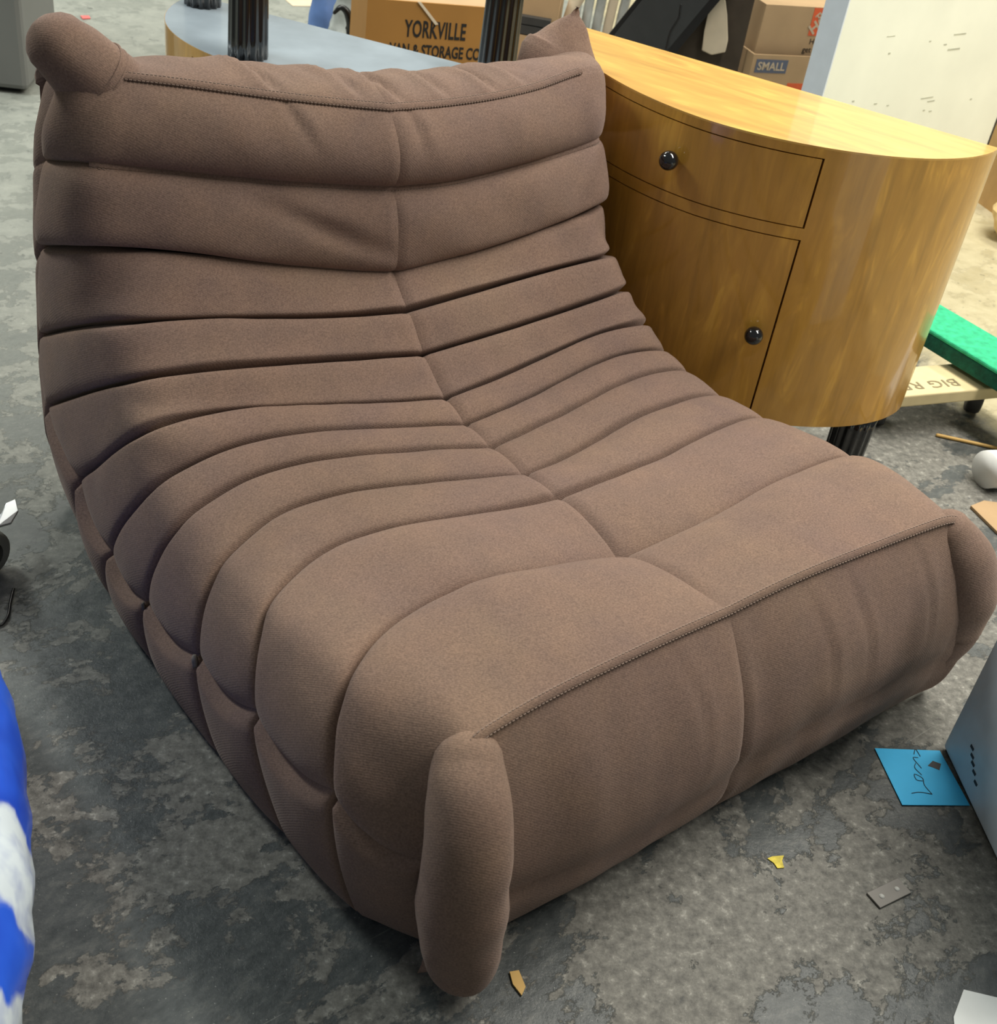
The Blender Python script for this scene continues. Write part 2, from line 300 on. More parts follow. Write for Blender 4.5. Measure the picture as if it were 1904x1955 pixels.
# ------------------------------------------------------------------ quilted lounge chair
SEAM = {
 1: ((0.0, 0.327, 0.635), [(-0.093, 0.348, 0.645), (-0.186, 0.364, 0.659), (-0.279, 0.39, 0.672), (-0.356, 0.413, 0.68), (-0.377, 0.412, 0.684), (-0.392, 0.418, 0.682), (-0.402, 0.431, 0.676), (-0.405, 0.456, 0.667)], [(0.093, 0.336, 0.628), (0.186, 0.34, 0.628), (0.279, 0.351, 0.631), (0.356, 0.363, 0.641), (0.43, 0.381, 0.65)]),
 2: ((0.0, 0.305, 0.53), [(-0.097, 0.322, 0.54), (-0.193, 0.342, 0.552), (-0.29, 0.362, 0.567), (-0.37, 0.384, 0.577), (-0.391, 0.387, 0.581), (-0.406, 0.403, 0.579), (-0.417, 0.436, 0.569), (-0.42, 0.49, 0.551)], [(0.097, 0.304, 0.524), (0.193, 0.314, 0.525), (0.29, 0.319, 0.531), (0.37, 0.329, 0.536), (0.43, 0.334, 0.541)]),
 3: ((0.0, 0.304, 0.406), [(-0.099, 0.32, 0.422), (-0.198, 0.334, 0.443), (-0.297, 0.343, 0.467), (-0.378, 0.361, 0.478), (-0.4, 0.368, 0.479), (-0.416, 0.391, 0.472), (-0.426, 0.43, 0.457), (-0.43, 0.492, 0.43)], [(0.099, 0.302, 0.411), (0.198, 0.301, 0.42), (0.297, 0.3, 0.43), (0.378, 0.3, 0.443), (0.43, 0.302, 0.45)]),
 4: ((0.0, 0.248, 0.36), [(-0.101, 0.263, 0.363), (-0.202, 0.278, 0.375), (-0.304, 0.294, 0.388), (-0.387, 0.303, 0.399), (-0.409, 0.325, 0.391), (-0.426, 0.363, 0.373), (-0.436, 0.421, 0.34), (-0.44, 0.505, 0.289)], [(0.101, 0.249, 0.365), (0.202, 0.253, 0.369), (0.304, 0.252, 0.375), (0.387, 0.252, 0.377), (0.43, 0.252, 0.377)]),
 5: ((0.0, 0.199, 0.311), [(-0.104, 0.21, 0.322), (-0.207, 0.223, 0.333), (-0.31, 0.231, 0.346), (-0.396, 0.247, 0.347), (-0.419, 0.274, 0.33), (-0.436, 0.318, 0.301), (-0.446, 0.382, 0.256), (-0.45, 0.475, 0.19)], [(0.103, 0.199, 0.316), (0.207, 0.201, 0.321), (0.31, 0.203, 0.329), (0.396, 0.207, 0.336), (0.43, 0.206, 0.335)]),
 6: ((0.0, 0.131, 0.27), [(-0.106, 0.144, 0.283), (-0.212, 0.167, 0.294), (-0.317, 0.184, 0.308), (-0.405, 0.186, 0.313), (-0.428, 0.201, 0.296), (-0.445, 0.227, 0.265), (-0.456, 0.266, 0.219), (-0.46, 0.334, 0.154)], [(0.106, 0.139, 0.279), (0.212, 0.151, 0.287), (0.317, 0.162, 0.296), (0.405, 0.155, 0.3), (0.43, 0.155, 0.295)]),
 7: ((0.0, 0.075, 0.256), [(-0.108, 0.09, 0.272), (-0.216, 0.109, 0.286), (-0.324, 0.128, 0.291), (-0.414, 0.133, 0.27), (-0.437, 0.139, 0.251), (-0.455, 0.153, 0.22), (-0.466, 0.176, 0.176), (-0.47, 0.204, 0.12)], [(0.108, 0.087, 0.258), (0.216, 0.104, 0.265), (0.324, 0.117, 0.274), (0.414, 0.114, 0.268), (0.43, 0.114, 0.264)]),
 8: ((0.0, 0.012, 0.256), [(-0.108, 0.031, 0.269), (-0.216, 0.048, 0.283), (-0.324, 0.072, 0.278), (-0.414, 0.067, 0.259), (-0.437, 0.065, 0.239), (-0.455, 0.069, 0.209), (-0.466, 0.077, 0.169), (-0.47, 0.092, 0.118)], [(0.108, 0.026, 0.257), (0.216, 0.043, 0.26), (0.324, 0.059, 0.268), (0.414, 0.06, 0.259), (0.43, 0.061, 0.255)]),
 9: ((0.0, -0.067, 0.254), [(-0.108, -0.045, 0.267), (-0.216, -0.026, 0.278), (-0.324, -0.003, 0.273), (-0.414, -0.026, 0.256), (-0.437, -0.036, 0.239), (-0.455, -0.048, 0.217), (-0.466, -0.057, 0.188), (-0.47, -0.059, 0.149)], [(0.108, -0.051, 0.254), (0.216, -0.03, 0.263), (0.324, -0.019, 0.262), (0.414, -0.018, 0.255), (0.43, -0.018, 0.252)]),
 10: ((0.0, -0.135, 0.266), [(-0.108, -0.128, 0.267), (-0.216, -0.114, 0.28), (-0.324, -0.098, 0.277), (-0.414, -0.136, 0.274), (-0.437, -0.157, 0.261), (-0.455, -0.18, 0.245), (-0.466, -0.197, 0.221), (-0.47, -0.202, 0.183)], [(0.108, -0.13, 0.263), (0.216, -0.122, 0.259), (0.324, -0.106, 0.262), (0.414, -0.104, 0.262), (0.43, -0.104, 0.259)]),
 11: ((0.0, -0.271, 0.247), [(-0.108, -0.269, 0.275), (-0.216, -0.262, 0.295), (-0.324, -0.262, 0.297), (-0.414, -0.305, 0.308), (-0.437, -0.325, 0.295), (-0.455, -0.339, 0.273), (-0.466, -0.358, 0.251), (-0.47, -0.368, 0.215)], [(0.108, -0.277, 0.256), (0.216, -0.271, 0.27), (0.324, -0.265, 0.282), (0.414, -0.27, 0.294), (0.43, -0.271, 0.288)]),
 12: ((0.0, -0.44, 0.318), [(-0.093, -0.443, 0.324), (-0.186, -0.446, 0.327), (-0.279, -0.45, 0.329), (-0.356, -0.458, 0.33), (-0.385, -0.463, 0.327), (-0.403, -0.467, 0.30), (-0.416, -0.471, 0.25), (-0.426, -0.476, 0.19)], [(0.093, -0.441, 0.324), (0.186, -0.446, 0.327), (0.279, -0.451, 0.327), (0.356, -0.458, 0.33), (0.43, -0.467, 0.324)]),
}
PER = 8
chair = empty('lounge_chair', (0, 0, 0))
tag(chair, 'brown felt low quilted lounge chair with deep horizontal channels, filling the foreground', 'chair')
ROW = {-1: {}, 1: {}}                       # ROW[side][k] = dense seam curve from the centre outwards
for k, (c, L, Rr) in SEAM.items():
    left = [c]+L
    # right half: measured points, then the same wrap-around as the left, mirrored
    base = Vector(Rr[3]); right = [c]+Rr[:4]
    lo = Vector(L[3]); s_ = (0.43+0.012-base.x)/max(0.02, abs(L[7][0])-abs(lo.x)) if k < 6 else (0.462-base.x)/max(0.02, abs(L[7][0])-abs(lo.x))
    for q in L[4:]:
        d = Vector(q)-lo; right.append((base.x-d.x*s_, base.y+d.y, base.z+d.z))
    for s_i, ctl in ((-1, left), (1, right)):
        d = catmull(ctl, PER)
        for _ in range(14):
            d = [d[0]]+[d[i]*0.5+(d[i-1]+d[i+1])*0.25 for i in range(1, len(d)-1)]+[d[-1]]
        cum = [0.0]
        for i in range(1, len(d)): cum.append(cum[-1]+(d[i]-d[i-1]).length)
        out = []; j = 0; M_ = len(d)
        for i in range(M_):
            t = cum[-1]*i/(M_-1)
            while j < M_-2 and cum[j+1] < t: j += 1
            out.append(d[j].lerp(d[j+1], min(1, (t-cum[j])/max(1e-9, cum[j+1]-cum[j]))))
        ROW[s_i][k] = out
NU = len(ROW[-1][1])
for s in (-1, 1):                            # hidden rear edge of the top roll; bottom edge of the front panel
    ROW[s][0] = [p+Vector((0, 0.135-0.05*max(0, (i/(NU-1)-0.6)/0.4), -0.035)) for i, p in enumerate(ROW[s][1])]
    r12 = ROW[s][12]; bot = []
    for i, p in enumerate(r12):
        u = i/(NU-1); X = abs(p.x); xb = p.x if s < 0 else p.x*1.03
        bot.append(Vector((xb, -0.484-0.01*(s > 0)*u, 0.004)))
    ROW[s][13] = bot
BUL = {0: .036, 1: .030, 2: .036, 3: .028, 4: .028, 5: .025, 6: .021, 7: .021, 8: .022, 9: .023, 10: .029, 11: .036, 12: .062}
SHARP = {0: .6, 1: .80, 2: .55, 3: .30, 4: .27, 5: .27, 6: .27, 7: .28, 8: .28, 9: .28, 10: .30, 11: .34, 12: 1.0, 13: .9}
NV = 26
NOTCH = {2: .004, 3: .016, 4: .018, 5: .017, 6: .015, 7: .013, 8: .012, 9: .012, 10: .012, 11: .011, 1: .002, 12: .0}
VV = [0.5-0.5*cos(pi*j/NV) for j in range(NV+1)]
def wrinkle(k, P, x, v, u):
    w_ = 0.0022*noise.noise(P*9)+0.0011*noise.noise(P*24)
    if k == 0:                               # gathered folds across the top roll
        w_ += 0.0075*noise.noise(Vector((x*24+P.y*20, P.y*5, 3.1)))*sin(pi*min(1, v*1.1))
        for x0, dp in ((-0.150, .013), (-0.03, .006), (0.030, .013), (0.115, .008), (0.205, .011), (0.27, .007)):
            xx = x-x0+0.05*(1-v); w_ -= dp*(exp(-(xx/0.0075)**2)-0.45*exp(-((xx+0.016)/0.012)**2))*min(1, v*1.6)
    if k == 1:
        w_ += 0.0035*noise.noise(Vector((x*13-P.z*9, P.z*5, 1.7)))
        for x0, dp, sl in ((0.032, .0095, 0.12), (-0.148, .0085, 0.55)):
            xx = x-x0-v*0.1*sl; w_ -= dp*(exp(-(xx/0.0065)**2)-0.4*exp(-((xx-0.016)/0.013)**2))*max(0, 1-v*1.5)
    if k == 2:
        w_ += 0.0035*noise.noise(Vector((x*5, P.z*16+abs(x)*9, 4.0)))
        if x < 0: w_ -= 0.008*exp(-((v-0.62+(-x)*2.2)/0.10)**2)*exp(-((x+0.10)/0.09)**2)
    if k == 12:                              # drape lines of the front panel
        w_ += 0.0045*noise.noise(Vector((x*17, P.z*3.2, 7.3)))
        w_ -= 0.0085*exp(-((v-0.66+0.05*sin(x*9))/0.05)**2)*min(1, (0.47-abs(x))/0.08)
        for x0 in (-0.105, 0.115, 0.185, 0.315):
            xx = x-x0-0.035*sin(pi*min(1, v/0.75)); w_ -= 0.0050*(exp(-(xx/0.005)**2)-0.5*exp(-((xx-0.010)/0.008)**2))*max(0, 1-v/0.62)
    if k in (9, 10, 11):
        w_ += 0.0030*noise.noise(Vector((x*8, P.y*11, 2.2)))
    return w_
def channel(k, s, name):
    A, B = ROW[s][k], ROW[s][k+1]; verts = []; base = []
    for i in range(NU):
        base.append([A[i].lerp(B[i], VV[j]) for j in range(NV+1)])
    p0, p1 = SHARP[k], SHARP[k+1]
    vm = p0/(p0+p1); nrm = (vm**p0)*((1-vm)**p1)
    for i in range(NU):
        u = i/(NU-1); im, ip = max(0, i-1), min(NU-1, i+1)
        for j in range(NV+1):
            v = VV[j]; P = base[i][j]
            du = base[ip][j]-base[im][j]; dv = B[i]-A[i]
            n = du.cross(dv)*(-s)
            if n.length < 1e-9: n = Vector((0, 0, 1))
            if i == 0: n.x = 0.0
            elif i < 6: n.x *= i/6
            n.normalize()
            b = (v**p0)*((1-v)**p1)/nrm
            if k == 0: b *= 1.0
            x = P.x; f = (1-(0.08 if 2 < k < 12 else 0.04)*exp(-(x/0.006)**2)-(0.05 if k > 2 else 0.02)*exp(-(x/0.05)**2)) if k else (1+0.15*exp(-(x/0.15)**2)-0.14*exp(-(x/0.006)**2))
            e = max(0, (u-0.90)/0.10); f *= sqrt(max(0.02, 1-e**3*0.95))*(1-0.35*min(1, max(0, (u-0.45)/0.3)))
            Q = P+n*(BUL[k]*b*f)
            if 2 <= k <= 5: Q.z -= (0.014 if k < 4 else 0.010)*b*f*sin(pi*v)*(0.4+0.9*v)
            wd = max(0.02, dv.length); NA, NB = NOTCH.get(k, 0), NOTCH.get(k+1, 0)
            Q -= n*(NA*exp(-(v*wd/0.0034)**2)+NB*exp(-((1-v)*wd/0.0034)**2))*(1-0.5*e)
            if k: Q -= n*0.0028*exp(-(x/0.0022)**2)*min(1, b*2)
            Q += n*wrinkle(k, P, x, v, u)*min(1, b*1.5)*(1 if abs(x) > 0.004 else 0.4)
            if 6 <= k <= 11 and u > 0.75:    # rounded lower end of each roll
                Q += (base[i][j]-base[im][j]).normalized()*(0.020*sin(pi*v)*((u-0.75)/0.25)**2)
            verts.append(Q)
    faces = [(i*(NV+1)+j, (i+1)*(NV+1)+j, (i+1)*(NV+1)+j+1, i*(NV+1)+j+1) for i in range(NU-1) for j in range(NV)]
    o = mesh(name, verts, faces, FAB, chair, True)
    return verts
ENDV = {-1: {}, 1: {}}
for s in (-1, 1):
    for k in range(0, 13):
        nm = 'top_roll' if k == 0 else 'back_channel' if k < 6 else 'seat_channel' if k < 12 else 'front_panel'
        vs = channel(k, s, nm)
        ENDV[s][k] = vs[(NU-1)*(NV+1):]
# lower side panels, one between each pair of side seams
FY = {5: .505, 6: .335, 7: .235, 8: .085, 9: -.105, 10: -.255, 11: -.385, 12: -.470}
FX = {5: .41, 6: .445, 7: .46, 8: .465, 9: .465, 10: .455, 11: .44, 12: .385}
for s in (-1, 1):
    for k in range(5, 12):
        top = ENDV[s][k]; verts = []; NW = 12
        for i, T in enumerate(top):
            v = VV[i]
            Fp = Vector((s*(FX[k]*(1-v)+FX[k+1]*v), FY[k]*(1-v)+FY[k+1]*v, 0.0))
            for j in range(NW+1):
                q = j/NW; P = T.lerp(Fp, q)
                b = (max(0, v*(1-v))*4)**0.20*(q**0.27)*((1-q)**0.5)*1.62
                P = P+Vector((s*0.021*b, 0, 0.002))
                P -= Vector((s, 0, 0))*0.007*(exp(-(v/0.02)**2)+exp(-((1-v)/0.02)**2)+0.8*exp(-(q/0.03)**2))
                P += Vector((s, 0, 0))*0.002*noise.noise(P*14)*b
                verts.append(P)
        faces = [(i*(NW+1)+j, (i+1)*(NW+1)+j, (i+1)*(NW+1)+j+1, i*(NW+1)+j+1) for i in range(NV) for j in range(NW)]
        mesh('side_panel', verts, faces, FAB, chair, True)
# rear of the chair: side gussets and back panel
for s in (-1, 1):
    ends = []
    for k in range(0, 5): ends += ENDV[s][k][(0 if k == 0 else 1)::2]
    n = len(ends); verts = []; NW = 8
    for i, T in enumerate(ends):
        t = i/(n-1); G = Vector((s*(0.37+0.03*t), 0.545-0.035*t*t, max(0.004, T.z-0.03-0.17*t*t)))
        for j in range(NW+1):
            q = j/NW; P = T.lerp(G, q)+Vector((s*0.022*sin(pi*q)*min(1, max(0, t-0.12)*5), 0.01*sin(pi*q), 0)); verts.append(P)
    faces = [(i*(NW+1)+j, (i+1)*(NW+1)+j, (i+1)*(NW+1)+j+1, i*(NW+1)+j+1) for i in range(n-1) for j in range(NW)]
    mesh('back_gusset', verts, faces, FAB, chair, True)
verts = []; nx, nz = 24, 20
for i in range(nx+1):
    u = -1+2*i/nx
    ii = min(NU-1, int(abs(u)*(NU-1)*0.98)); top = ROW[-1 if u < 0 else 1][0][ii]
    for j in range(nz+1):
        v = j/nz
        P = Vector((top.x*(1-v)+u*0.40*v, top.y*(1-v)**3+(1-(1-v)**3)*(0.545-0.035*v*v), top.z*(1-v)+0.005*v))
        P.y += 0.02*sin(pi*v)*(1-u*u)+0.004*noise.noise(P*6); verts.append(P)
mesh('back_panel', verts, [(i*(nz+1)+j, (i+1)*(nz+1)+j, (i+1)*(nz+1)+j+1, i*(nz+1)+j+1) for i in range(nx) for j in range(nz)], FAB, chair, True)
bm = bmesh.new(); box_bm(bm, (-0.38, -0.47, 0.002), (0.38, 0.36, 0.10), None, 0.02); from_bm('base', bm, FAB, chair)
# front corner rolls
tube('corner_roll', [(-0.384, -0.462, 0.300), (-0.400, -0.490, 0.275), (-0.411, -0.513, 0.222), (-0.409, -0.520, 0.135), (-0.399, -0.519, 0.062)], [.034, .042, .045, .046, .042], FAB, chair, 28, 1.0, 8, True, 0.0035)
tube('corner_roll', [(0.408, -0.457, 0.298), (0.434, -0.478, 0.258), (0.456, -0.487, 0.205), (0.466, -0.487, 0.145), (0.462, -0.480, 0.095)], [.032, .044, .049, .047, .042], FAB, chair, 28, 1.0, 8, True, 0.0035)
# upper corner ears
tube('ear', [(-0.325, 0.440, 0.636), (-0.362, 0.448, 0.668), (-0.384, 0.450, 0.690), (-0.402, 0.450, 0.708)], [.048, .049, .046, .039], FAB, chair, 28, 1.0, 8, True, 0.003)
tube('ear', [(0.410, 0.462, 0.615), (0.424, 0.465, 0.638), (0.434, 0.468, 0.667), (0.440, 0.468, 0.694)], [.086, .074, .044, .012], FAB, chair, 32, 0.42, 8, True, 0.008, (0, 1, 0))
ax_ = (Vector((-0.402, 0.450, 0.708))-Vector((-0.345, 0.444, 0.652))).normalized(); ea = ax_.cross(Vector((0, 1, 0))).normalized(); eb = ax_.cross(ea)
for c_ in (Vector((-0.357, 0.447, 0.663)), Vector((-0.364, 0.448, 0.670))):
    tube('seam_welt', [tuple(c_+(ea*cos(t_)+eb*sin(t_))*0.0484) for t_ in [i*2*pi/20 for i in range(20)]], [.0017]*20, FAB, chair, 8, 1.0, 2, False)
# welts and stitch rows along the three double-stitched seams
def seam_line(k, lo_u=1.0):
    a = ROW[-1][k][:int(NU*lo_u)][::-1]; b = ROW[1][k][1:int(NU*lo_u)]
    return a+b
for k, dirv, off in ((1, Vector((0, -0.75, 0.65)), .004), (2, Vector((0, -0.95, 0.3)), .004), (12, Vector((0, -0.7, 0.7)), .0030)):
    line = [p+dirv*off for p in seam_line(k, 0.80 if k < 12 else 0.86)]
    verts = []; faces = []; n = len(line); tan = []
    for i in range(n):
        T = (line[min(n-1, i+1)]-line[max(0, i-1)]).normalized(); side = T.cross(dirv).normalized(); nn_ = side.cross(T).normalized()
        tan.append((T, side, nn_))
        for q in (-1, -0.8, -0.4, 0, 0.4, 0.8, 1):
            verts.append(line[i]+side*q*0.0055+nn_*(0.0016*(1-abs(q)**3)-0.004*(abs(q) == 1)))
    for i in range(n-1):
        for j in range(6): faces.append((i*7+j, (i+1)*7+j, (i+1)*7+j+1, i*7+j+1))
    wl = mesh('seam_welt', verts, faces, FAB, chair, True)
    sv = []; sf = []
    cum = [0.0]
    for i in range(1, n): cum.append(cum[-1]+(line[i]-line[i-1]).length)
    pos = 0.0; i = 0
    while pos < cum[-1]-0.006:
        while i < n-2 and cum[i+1] < pos: i += 1
        t = (pos-cum[i])/max(1e-6, cum[i+1]-cum[i]); c = line[i].lerp(line[i+1], t); T, side, nn_ = tan[i]
        for q in (-1, 1):
            m0 = c+side*q*0.0048+nn_*0.0011; b0 = len(sv)
            for (a_, b_, c_) in ((0, -1, 0), (0, 1, 0), (1, -1, 0), (1, 1, 0), (0.15, 0, 1), (0.85, 0, 1)):
                sv.append(m0+T*a_*0.0036+side*b_*0.0007+nn_*c_*0.0007)
            sf += [(b0, b0+2, b0+5, b0+4), (b0+1, b0+4, b0+5, b0+3), (b0, b0+4, b0+1), (b0+2, b0+3, b0+5)]
        pos += 0.0052
    st = mesh('stitching', sv, sf, THREAD, chair)
# bare worn tufts on the left flank
for c, r in (((-0.480, 0.092, 0.112), .005), ((-0.480, -0.058, 0.140), .0075)):
    bm = bmesh.new(); bmesh.ops.create_icosphere(bm, subdivisions=2, radius=r)
    for v_ in bm.verts: v_.co = Vector((v_.co.x*0.5, v_.co.y*0.7, v_.co.z*1.5))+Vector(c)+Vector((noise.noise(v_.co*400)*0.002,)*3)
    from_bm('worn_tuft', bm, TUFT, chair, True)

# ------------------------------------------------------------------ half-moon cabinets
def half_moon(name, A, B, n, zb, zt, leg_h, leg_spots, loc, rot, wood_side, wood_top, bottom_mat, knob_t):
    root = empty(name, loc, rot)
    def pt(t, z, o=0.0):
        c, s = cos(t), sin(t)
        return Vector(((A+o)*math.copysign(abs(c)**(2/n), c), -(B+o)*abs(s)**(2/n), z))
    def curved(nm, t0, t1, z0, z1, mat, parent, o=0.0, th=0.014, seg=None):
        seg = seg or max(8, int((t1-t0)/pi*64)); verts = []; faces = []
        for i in range(seg+1):
            t = t0+(t1-t0)*i/seg
            verts += [pt(t, z0, o), pt(t, z1, o), pt(t, z1, o-th), pt(t, z0, o-th)]
        for i in range(seg):
            for j in range(4): faces.append((i*4+j, (i+1)*4+j, (i+1)*4+(j+1) % 4, i*4+(j+1) % 4))
        faces += [(0, 1, 2, 3), tuple(seg*4+j for j in (3, 2, 1, 0))]
        ob = mesh(nm, verts, faces, mat, parent)
        ob.data.polygons.foreach_set('use_smooth', [True]*len(ob.data.polygons)); ob.data.set_sharp_from_angle(angle=radians(30))
        return ob
    def slab(nm, z0, z1, mat, o=0.0):
        S = 80; verts = [pt(pi*i/S, z0, o) for i in range(S+1)]+[pt(pi*i/S, z1, o) for i in range(S+1)]
        faces = [tuple(range(S+1)), tuple(range(2*S+1, S, -1))]+[(i, i+1, S+2+i, S+1+i) for i in range(S)]+[(S, 0, S+1, 2*S+1)]
        ob = mesh(nm, verts, faces, mat, root)
        ob.data.polygons.foreach_set('use_smooth', [True]*len(ob.data.polygons)); ob.data.set_sharp_from_angle(angle=radians(30))
        return ob
    g = 0.0019; t0, t1 = radians(61), radians(128); dz0 = zt-0.130; dz1 = zt-0.019; oz1 = zt-0.153; ob0 = zb+0.022
    dt = 0.009
    slab('top', zt-0.003, zt, wood_top)
    slab('bottom_panel', zb, zb+0.012, bottom_mat, -0.0008)
    slab('carcass', zb+0.012, zt-0.006, GAP, -0.010)
    curved('rail', t0, t1, dz1+g, zt-0.003, wood_side, root)
    curved('rail', t0, t1, oz1+g, dz0-g, wood_side, root)
    curved('rail', t0, t1, zb+0.0004, ob0-g, wood_side, root)
    curved('side_panel', 0.0, t0, zb+0.0004, zt-0.003, wood_side, root)
    curved('side_panel', t1, pi, zb+0.0004, zt-0.003, wood_side, root)
    dr = curved('drawer', t0+dt, t1-dt, dz0, dz1, wood_side, root)
    do = curved('door', t0+dt, t1-dt, ob0, oz1, wood_side, root)
    box('back_panel', (-A+0.004, -0.012, zb+0.004), (A-0.004, 0.0, zt-0.003), wood_side, root)
    for par, t, z in ((dr, knob_t, (dz0+dz1)/2), (do, radians(66.0), zb+0.172)):
        p = pt(t, z); nrm = Vector((cos(t)/A, -sin(t)/B, 0)).normalized()
        M = frame(p, nrm.cross(Vector((0, 0, 1))), (0, 0, 1))
        # axis along outward normal
        z_ = nrm; x_ = Vector((0, 0, 1)).cross(z_).normalized(); y_ = z_.cross(x_)
        M = Matrix(((x_.x, y_.x, z_.x, p.x), (x_.y, y_.y, z_.y, p.y), (x_.z, y_.z, z_.z, p.z), (0, 0, 0, 1)))
        prof = [(.0055, -0.002), (.0055, .006)]+[(.0157*sin(a), .0195-.0157*cos(a)) for a in [0.45+i*(pi-0.5)/11 for i in range(12)]]
        lathe('knob', prof, BLACKGLOSS, par, 24, M)
    for lx, ly in leg_spots:
        M = Matrix.Translation((lx, -ly, zb-leg_h))
        prof = [(.034, 0), (.0355, .004), (.0365, leg_h*0.3), (.038, leg_h*0.8), (.0385, leg_h)]
        lathe('leg', prof, BLACKGLOSS, root, 96, M, flute=(14, 0.10))
    return root
cab = half_moon('half_moon_cabinet', .380, .286, 1.8, .118, .61, .118, ((.320, .072), (-.320, .072), (0, .235)), (.7764, .3026, 0), (0, 0, -1.1689), WOOD, WOODTOP, GREYBLUE, radians(100))
tag(cab, 'upright golden half-moon cabinet with black ball knobs and fluted black legs', 'cabinet', 'half-moon cabinets')
tw = half_moon('half_moon_cabinet', .385, .332, 2.2, .17, .62, .20, ((.332, .045), (-.332, .045), (.09, .270)), (.467, 1.159, .62), (pi, 0, -1.018+pi), WOOD, WOODTOP, GREYBLUE, radians(90))
tag(tw, 'upside-down half-moon cabinet with grey-blue underside and black legs in the air, behind the chair', 'cabinet', 'half-moon cabinets')

# ------------------------------------------------------------------ boxes and boards behind
def carton(name, corner, ang, wx, dy, h, mat, z0=0.0, opened=0.0, th=0.006):
    """corner = front-left foot; width runs along ang, depth away from the viewer"""
    root = empty(name, (corner[0], corner[1], z0), (0, 0, ang))
    box('front_wall', (0, 0, 0), (wx, th, h), mat, root); box('rear_wall', (0, dy-th, 0), (wx, dy, h), mat, root)
    box('side_wall', (0, th, 0), (th, dy-th, h), mat, root); box('side_wall', (wx-th, th, 0), (wx, dy-th, h), mat, root)
    box('bottom', (th, th, 0.001), (wx-th, dy-th, th), mat, root)
    return root
def on_front(root, x, z, y=-0.0006):
    return Matrix(((1, 0, 0, x), (0, 0, -1, y), (0, 1, 0, z), (0, 0, 0, 1)))
ANG_Y = math.atan2(-.42, .91)
yk = carton('cardboard_box', (.752, 1.559), ANG_Y, .335, .30, .400, CARDORANGE)
tag(yk, 'orange-brown moving carton lettered YORKVILLE VAN & STORAGE CO behind the upturned cabinet', 'box')
box('flap', (0.006, 0.006, .396), (.329, .148, .400), CARD, yk); box('flap', (0.006, .152, .396), (.329, .294, .400), CARD, yk)
lettering('printed_lettering', 'YORKVILLE', .056, INK, on_front(yk, .096, .318), yk, 0.52, 1.06, 0.0012)
lettering('printed_lettering', 'VAN & STORAGE CO', .040, INK, on_front(yk, .062, .272), yk, 0.60, 1.02, 0.0009)
prism('tape_strip', [(.860, 1.505, .402), (.868, 1.502, .402), (.912, 1.482, .352), (.905, 1.485, .350)], .0012, BUFF).parent = None
for o in [o for o in COL.objects if o.name.startswith('tape_strip')]:
    o.parent = yk; o.matrix_parent_inverse = Matrix.Translation(yk.location).inverted() if False else (Matrix.Translation(Vector((.752, 1.559, 0)))@Matrix.Rotation(ANG_Y, 4, 'Z')).inverted()
ANG_H = math.atan2(-.09, .19)+0.10
lower = carton('cardboard_box', (1.76, 1.19), ANG_H, .41, .31, .31, CARD)
tag(lower, 'open tan carton with a slate SMALL label beside the white board', 'box')
box('size_label', (.012, -.0012, .262), (.110, -.0002, .298), INKBLUE, lower)
lettering('printed_lettering', 'SMALL', .030, INKPALE, on_front(lower, .018, .270, -.0018), lower, 0.98, 1.0, 0.0006)
box('printed_panel', (.125, -.0012, .10), (.30, -.0002, .236), INKORANGE, lower)
upper = carton('cardboard_box', (1.79, 1.215), ANG_H, .36, .26, .42, CARD, .012)
tag(upper, 'tall tan carton with orange logo standing inside the carton labelled SMALL', 'box')
box('lid', (0.006, .006, .414), (.354, .254, .42), CARD, upper)
box('logo_square', (.150, -.0012, .345), (.290, -.0002, .418), INKORANGE, upper)
def diag(root, x, z, ang, y=-0.0018):
    return on_front(root, x, z, y)@Matrix.Rotation(ang, 4, 'Z')
lettering('logo_lettering', 'HOME', .040, INKPALE, diag(upper, .162, .347, radians(45)), upper, 1.0, 1.0, 0.0012)
lettering('logo_lettering', 'THE', .022, INKPALE, diag(upper, .168, .385, radians(45)), upper, 1.0, 1.0, 0.0008)
lettering('printed_lettering', 'How doers', .022, INK, on_front(upper, .160, .322), upper)
lettering('printed_lettering', 'get more done.', .022, INK, on_front(upper, .145, .300), upper)
dk = prism('shade_board', [(1.640, 1.366, 0), (1.757, 1.231, 0), (1.757, 1.231, .52), (1.640, 1.366, .52)], .018, SHADEFILL)  # added dark board, its colour standing in for shade beside the cartons
tag(dk, 'dark brown board added to stand in for shade left of the carton labelled SMALL', 'box')

wb = empty('white_board', (1.43, .69, 0), (0, 0, 0.0)); tag(wb, 'tall off-white scuffed slab with grey-blue edge standing behind the upright cabinet', 'board')
box('board_face', (0.004, 0, 0), (.775, .004, 1.25), WHITEBOARD, wb); box('edge', (0, 0, 0), (.004, .062, 1.25), EDGEGREY, wb)
box('core', (0.004, .004, 0), (.775, .062, 1.248), EDGEGREY, wb); box('edge', (.775, 0, 0), (.785, .062, 1.25), DARKGREY, wb)
SCUFF = plain('grey_scuff', (0.50, 0.50, 0.40), 0.8)
for i in range(16):
    x = random.uniform(.03, .74); z = random.uniform(.30, .62); l = random.choice((.008, .012, .05, .03)); h = random.choice((.003, .0015, .004))
    box('scuff', (x, -.0006, z), (x+l, 0.001, z+h), SCUFF, wb)

